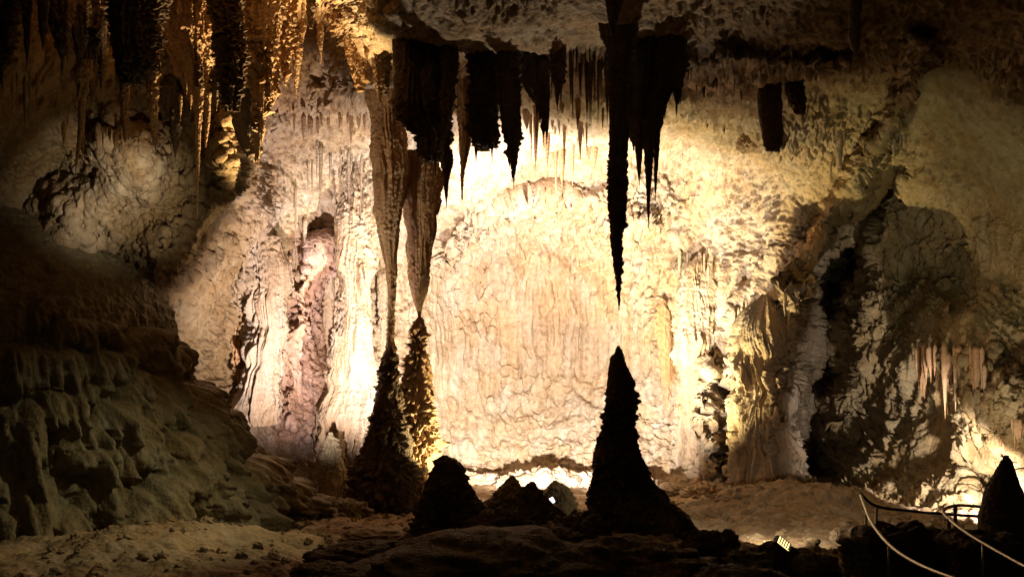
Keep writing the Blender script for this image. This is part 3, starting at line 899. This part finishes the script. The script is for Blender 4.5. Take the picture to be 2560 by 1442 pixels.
# where a point of the mound's near side shows in the photograph: the lobes are laid out there
YF = CYM + RM * st * fy_sq
mpx = 1280 + (CXM + RM * ct) / (K * YF)
mpy = 721 - (ZM - CZ) / (K * YF)
LOBES = [(142, 741, 60, 70, .4), (202, 792, 55, 80, .5), (387, 818, 95, 80, .55), (300, 800, 50, 60, .4), (160, 870, 62, 95, .6), (284, 874, 88, 70, .6), (352, 921, 52, 95, .6),
         (450, 872, 62, 70, .5), (443, 930, 48, 135, .6), (533, 956, 40, 115, .6), (576, 1016, 42, 100, .6), (163, 968, 62, 110, .7), (300, 995, 66, 100, .7),
         (390, 1010, 50, 80, .5), (235, 1112, 66, 70, .8), (353, 1090, 58, 90, .7), (398, 1124, 34, 70, .6), (420, 1180, 54, 150, 1.0), (353, 1212, 36, 110, .8), (270, 1180, 60, 130, .6),
         (487, 1140, 52, 115, .7), (480, 1084, 58, 70, .6), (544, 1090, 34, 120, .6), (588, 1040, 42, 120, .6), (638, 1140, 42, 105, .6), (700, 1140, 60, 80, .5), (524, 1022, 40, 80, .5),
         (600, 1180, 40, 90, .5), (760, 1190, 55, 70, .5), (690, 1220, 50, 70, .5), (100, 1000, 40, 190, .6), (190, 1270, 50, 130, .5), (60, 860, 60, 120, .5), (110, 1200, 50, 150, .5),
         (830, 1230, 40, 60, .4), (550, 1200, 40, 80, .4), (480, 860, 40, 60, .35), (240, 950, 45, 70, .4), (210, 1050, 60, 90, .5)]
rl = random.Random(9)
for k_ in range(70):
    yy_ = rl.uniform(850, 1290)
    LOBES.append((rl.uniform(-80, np.interp(yy_, [850, 1010, 1290], [480, 610, 860])), yy_, rl.uniform(16, 34), rl.uniform(35, 80), rl.uniform(.15, .35)))
for (cx_, t_, w, h, a) in LOBES:
    u = (mpx + 9 * wz * 4 - cx_) / (w * 1.05)
    v = (mpy + 12 * wz * 4 - t_) / (h * (1.05 + .22 * rb + .42 * rb2 + .2 * rb3))
    m = (np.abs(u) < 1) & (v > 0) & (v < 1.15) & (st < .2)
    if not m.any():
        continue
    prof_ = np.where(v < .3, np.sqrt(np.clip(1 - (1 - v / .3) ** 2, 0, 1)), 1.0) * (1 - ss(.7, 1.14, v) ** 1.5)
    b = a * 1.5 * np.sqrt(np.clip(1 - u * u, 0, 1)) * prof_
    lob = np.where(m, np.maximum(lob, b), lob)
upper = ss(720, 860, pyM)[:, None]
lob = lob * (.3 + .7 * upper)
bm = np.stack([CXM + RM * ct, CYM + RM * st * fy_sq, ZM], -1)
dM = lob - .75 * upper + upper * (.12 * rb + .20 * rb2 + .11 * rb3) * (.3 + lob) + .22 * fbm(bm, .35, 2, 63) + .07 * billow(bm, 2.2, 64) + .045 * billow(bm, 5, 65) + .015 * noise(bm, 11, 66)
RM2 = np.maximum(RM + dM, .03)
VM = np.stack([CXM + RM2 * ct, CYM + RM2 * st * fy_sq, ZM + .05 * noise(bm, 3, 67)], -1)
org = np.array([CXM, CYM, float(ZM.min())])
mo = mesh_from("flowstone_mound", VM - org, grid_quads(*RM.shape), M_FLOW)
mo.location = org
tag(mo, "great dark flowstone mound with hanging folds in tiers, sloping down to the sandy floor", "flowstone")

# --- boulders and rubble
def boulder(name, px, py, Y, wpx, hpx, mat, label, seed, cat="boulder", group=None, rough=.22):
    n1, n2 = 60, 90
    u = np.linspace(.02, math.pi - .02, n1)[:, None]; v = np.linspace(0, 2 * math.pi, n2, endpoint=False)[None, :]
    dirs = np.stack([np.sin(u) * np.cos(v), np.sin(u) * np.sin(v), np.cos(u) + 0 * v], -1)
    s = wpx / 2 * K * Y
    h = hpx / 2 * K * Y
    q = dirs * s + seed * 5.1
    r = 1 + rough * (1.4 * fbm(q, .9 / s, 2, 70) + .7 * billow(q, 2.2 / s, 71) + .35 * billow(q, 5 / s, 72) + .2 * noise(q, 10 / s, 73))
    vv = dirs * r[..., None] * np.array([s, s * .8, h])
    o = mesh_from(name, vv, grid_quads(n1, n2, True), mat)
    o.location = P(px, py, Y)
    tag(o, label, cat, group)
    return o


BL = [
    ("black rock at the end of the tall stalagmite's skirt", 1760, 1390, 17.5, 130, 130, M_DARK),
    ("dark knob of rock standing on the rubble before the tan slope", 1813, 1362, 18, 62, 70, M_DARK),
    ("black boulder carrying the louvred lamp", 1945, 1415, 17.5, 150, 110, M_DARK),
    ("black boulder next to the stacked-stone path edge", 2045, 1432, 17, 110, 100, M_DARK),
    ("low brown rock between the knob and the louvred lamp's boulder", 1865, 1420, 17.2, 130, 90, M_FLOW),
    ("black lump of rock filling the gap before the small shouldered stalagmite", 1390, 1400, 18, 170, 130, M_DARK),
    ("black lump of rock at the foot of the squat dome stalagmite", 1180, 1420, 17.8, 220, 120, M_DARK),
    ("dark flat rock lying on the sandy floor beside the squat dome's foot", 900, 1400, 17.5, 240, 80, M_DARK),
    ("rounded brown rock below the pale yellow spike", 870, 1285, 27, 110, 80, M_FLOW),
    ("crusted brown rock at the mound's foot near the dark hollow", 760, 1275, 26, 160, 80, M_FLOW),
    ("brown ledge rock at the edge of the sandy floor by the squat dome", 930, 1345, 20, 170, 40, M_FLOOR),
]
BL += [
    ("long black ridge of rubble across the bottom, under the squat dome and the shouldered stalagmite", 1250, 1440, 16, 640, 170, M_DARK),
    ("black lump of rock between the squat dome and the shouldered stalagmite", 1255, 1360, 19.3, 170, 150, M_DARK),
    ("black lump of rock fused to the outer skirt of the squat dome", 1020, 1400, 18.6, 150, 120, M_DARK),
    ("black rock heap at the bottom below the tall lone stalagmite", 1580, 1440, 16, 420, 180, M_DARK),
    ("black rock heap at the bottom below the low brown rock", 1830, 1470, 15.2, 330, 110, M_DARK),
    ("black jagged rock filling the gap between the tall lone stalagmite and the shouldered one", 1440, 1360, 19, 190, 160, M_DARK),
    ("dark low rock on the sand below the flat one", 830, 1450, 15.5, 230, 70, M_DARK),
]
for i, (lab, px, py, Y, w_, h_, m) in enumerate(BL):
    boulder("boulder", px, py, Y, w_, h_, m, lab, i + 1)

for k_ in range(16):
    px_ = 1080 + k_ * 46 + random.uniform(-12, 12)
    Yk = float(shell(px_, 1225)[1]) - random.uniform(.6, 2.2)
    pz = 721 - (floor_z((px_ - 1280) * K * Yk, Yk) - CZ) / (K * Yk)
    w_ = random.uniform(50, 110)
    boulder("foot_rock", px_, pz - w_ * .12, Yk, w_, w_ * random.uniform(.5, .9), M_PALE, "rough tan rock in the row along the foot of the bright wall", 70 + k_, "rock", "rocks along the foot of the bright wall", .3)

# --- path edge: parapet and stacked stones
def box_rock(name, x0, x1, y0, y1, Y, depth, mat, label, cat, seed, r=.1, f=2.5):
    a = P(x0, y1, Y); b = P(x1, y0, Y)
    nx, nz, nd = 60, 40, 20
    sx, sz = b.x - a.x, b.z - a.z
    n1, n2 = 70, 160
    # rounded box from a superellipsoid
    u = np.linspace(-math.pi / 2 + .01, math.pi / 2 - .01, n1)[:, None]; v = np.linspace(0, 2 * math.pi, n2, endpoint=False)[None, :]
    pw = lambda t, e: np.sign(t) * np.abs(t) ** e
    d_ = np.stack([pw(np.cos(u), .4) * pw(np.cos(v), .35), pw(np.cos(u), .4) * pw(np.sin(v), .35), pw(np.sin(u), .4) + 0 * v], -1)
    vv = d_ * np.array([sx / 2, depth / 2, sz / 2])
    nrm = vv / (np.linalg.norm(vv, axis=-1, keepdims=True) + 1e-6)
    vv = vv + nrm * (r * (billow(vv + seed, f, 75) + .4 * billow(vv + seed, f * 2.6, 76)))[..., None]
    o = mesh_from(name, vv, grid_quads(n1, n2, True), mat)
    o.location = ((a.x + b.x) / 2, Y + depth / 2, (a.z + b.z) / 2)
    tag(o, label, cat)
    return o


box_rock("parapet", 2160, 2356, 1338, 1500, 15.5, 1.0, M_DARK, "low black stone parapet behind the curving steel handrail", "parapet", 3, .13)
box_rock("parapet", 2400, 2580, 1348, 1500, 15.0, 1.0, M_DARK, "low dark stone parapet under the straight handrail beside the spindle stalagmite", "parapet", 9, .13)
box_rock("path_pier", 2345, 2420, 1345, 1500, 15.6, 1.0, M_FLOW, "rough brown stone pier between the two black parapets", "pier", 5, .08)
k = 0
for row in range(5):
    for j in range(3):
        w_ = random.uniform(20, 30); h_ = random.uniform(14, 22)
        boulder("edge_stone", 2112 + j * 22 + random.uniform(-4, 4) + row * 2, 1352 + row * 19, 15.4, w_ * 1.3, h_ * 1.35, M_FLOW,
                "flat tan stone stacked in the path edge beside the parapet", 40 + k, "stone", "stacked stones of the path edge", .12)
        k += 1


# --- handrails
def tube(name, pts, r, mat, parent=None, seg_n=10, sub=8):
    pts = [Vector(p) for p in pts]
    if len(pts) > 2:
        out = []
        for i in range(len(pts) - 1):
            p0 = pts[max(i - 1, 0)]; p1 = pts[i]; p2 = pts[i + 1]; p3 = pts[min(i + 2, len(pts) - 1)]
            for s in range(sub):
                t = s / sub
                out.append(.5 * ((2 * p1) + (p2 - p0) * t + (2 * p0 - 5 * p1 + 4 * p2 - p3) * t * t + (3 * p1 - p0 - 3 * p2 + p3) * t ** 3))
        out.append(pts[-1])
        pts = out
    vs = []
    for i, p in enumerate(pts):
        t = (pts[min(i + 1, len(pts) - 1)] - pts[max(i - 1, 0)]).normalized()
        a = t.cross(Vector((0, 0, 1)) if abs(t.z) < .95 else Vector((1, 0, 0))).normalized()
        b = t.cross(a)
        for s in range(seg_n):
            an = 2 * math.pi * s / seg_n
            vs.append(p + a * math.cos(an) * r + b * math.sin(an) * r)
    n = len(pts)
    vs = [tuple(v) for v in vs] + [tuple(pts[0]), tuple(pts[-1])]
    q = grid_quads(n, seg_n, True)
    j = np.arange(seg_n); j2 = (j + 1) % seg_n
    t1 = np.stack([np.full(seg_n, n * seg_n), j2, j], -1)
    t2 = np.stack([np.full(seg_n, n * seg_n + 1), (n - 1) * seg_n + j, (n - 1) * seg_n + j2], -1)
    off = np.array(parent.location) if parent is not None else np.zeros(3)
    return mesh_from(name, np.array(vs) - off, q, mat, parent, tris=np.concatenate([t1, t2]))


h1 = empty("handrail", P(2165, 1400, 17))
tag(h1, "steel handrail curving down in a long bow past the black parapet", "handrail")
tube("rail", [P(2152, 1238, 17.6), P(2163, 1268, 17.0), P(2176, 1300, 16.2), P(2200, 1336, 15.2), P(2240, 1376, 14.2), P(2300, 1412, 13.2), P(2380, 1444, 12.2), P(2480, 1476, 11.2)], .026, M_STEEL, h1)
tube("post", [P(2165, 1268, 17.0), P(2165, 1400, 17.0)], .02, M_STEEL, h1)
tube("post", [P(2222, 1358, 14.6), P(2222, 1470, 14.6)], .018, M_STEEL, h1)
h2 = empty("handrail", P(2280, 1380, 17.6))
tag(h2, "thin dark handrail running level along the back of the black parapet", "handrail")
tube("rail", [P(2150, 1232, 17.9), P(2190, 1264, 17.8), P(2280, 1277, 17.8), P(2360, 1284, 17.8), P(2480, 1292, 17.8)], .026, M_BLACK, h2)
tube("post", [P(2191, 1266, 17.8), P(2191, 1400, 17.8)], .022, M_STEEL, h2)
h3 = empty("handrail", P(2380, 1440, 16))
tag(h3, "steel handrail slanting straight down in front of the spindle stalagmite", "handrail")
tube("rail", [P(2475, 1268, 17.2), P(2430, 1264, 17.0), P(2390, 1263, 16.8), P(2358, 1275, 16.4), P(2374, 1298, 16.0), P(2420, 1334, 15.2), P(2490, 1376, 14.2), P(2570, 1420, 13.2), P(2660, 1470, 12.2)], .026, M_STEEL, h3)
tube("post", [P(2372, 1296, 16.0), P(2372, 1470, 16.0)], .03, M_BLACK, h3)
tube("post", [P(2388, 1264, 16.8), P(2388, 1400, 16.8)], .03, M_BLACK, h3)
tube("post", [P(2453, 1266, 17.1), P(2453, 1420, 17.1)], .03, M_BLACK, h3)
tube("post", [P(2457, 1358, 14.6), P(2457, 1480, 14.6)], .018, M_STEEL, h3)


# --- lamps one can see
def box(name, c, s, mat, parent, rot=(0, 0, 0)):
    from mathutils import Euler
    R = Euler(rot).to_matrix()
    vs = [Vector((x * s[0] / 2, y * s[1] / 2, z * s[2] / 2)) for x in (-1, 1) for y in (-1, 1) for z in (-1, 1)]
    vs = [tuple(R @ v + Vector(c)) for v in vs]
    q = [(0, 1, 3, 2), (4, 6, 7, 5), (0, 4, 5, 1), (2, 3, 7, 6), (0, 2, 6, 4), (1, 5, 7, 3)]
    o = mesh_from(name, vs, q, mat, parent, smooth=False)
    bv = o.modifiers.new("bevel", 'BEVEL'); bv.width = min(s) * .15; bv.segments = 2
    return o


l1 = empty("floodlight", P(1960, 1358, 17.0))
l1.rotation_euler = (math.radians(-25), math.radians(38), math.radians(10))
tag(l1, "small black louvred floodlight glowing amber on a black boulder", "floodlight")
box("housing", (0, .06, 0), (.30, .12, .16), M_BLACK, l1)
box("lens", (0, -.005, 0), (.25, .02, .12), M_LENS_Y, l1)
for i in range(5):
    box("louvre", (-.10 + i * .05, -.03, 0), (.010, .03, .13), M_BLACK, l1)
l2 = empty("floodlight", P(1380, 1250, 21.5))
l2.rotation_euler = (math.radians(-20), math.radians(-25), math.radians(15))
tag(l2, "tiny white lamp shining between the small shouldered stalagmite and the brown hump", "floodlight")
box("housing", (0, .05, 0), (.13, .09, .15), M_BLACK, l2)
box("lens", (0, -.004, 0), (.085, .02, .11), M_LENS, l2)
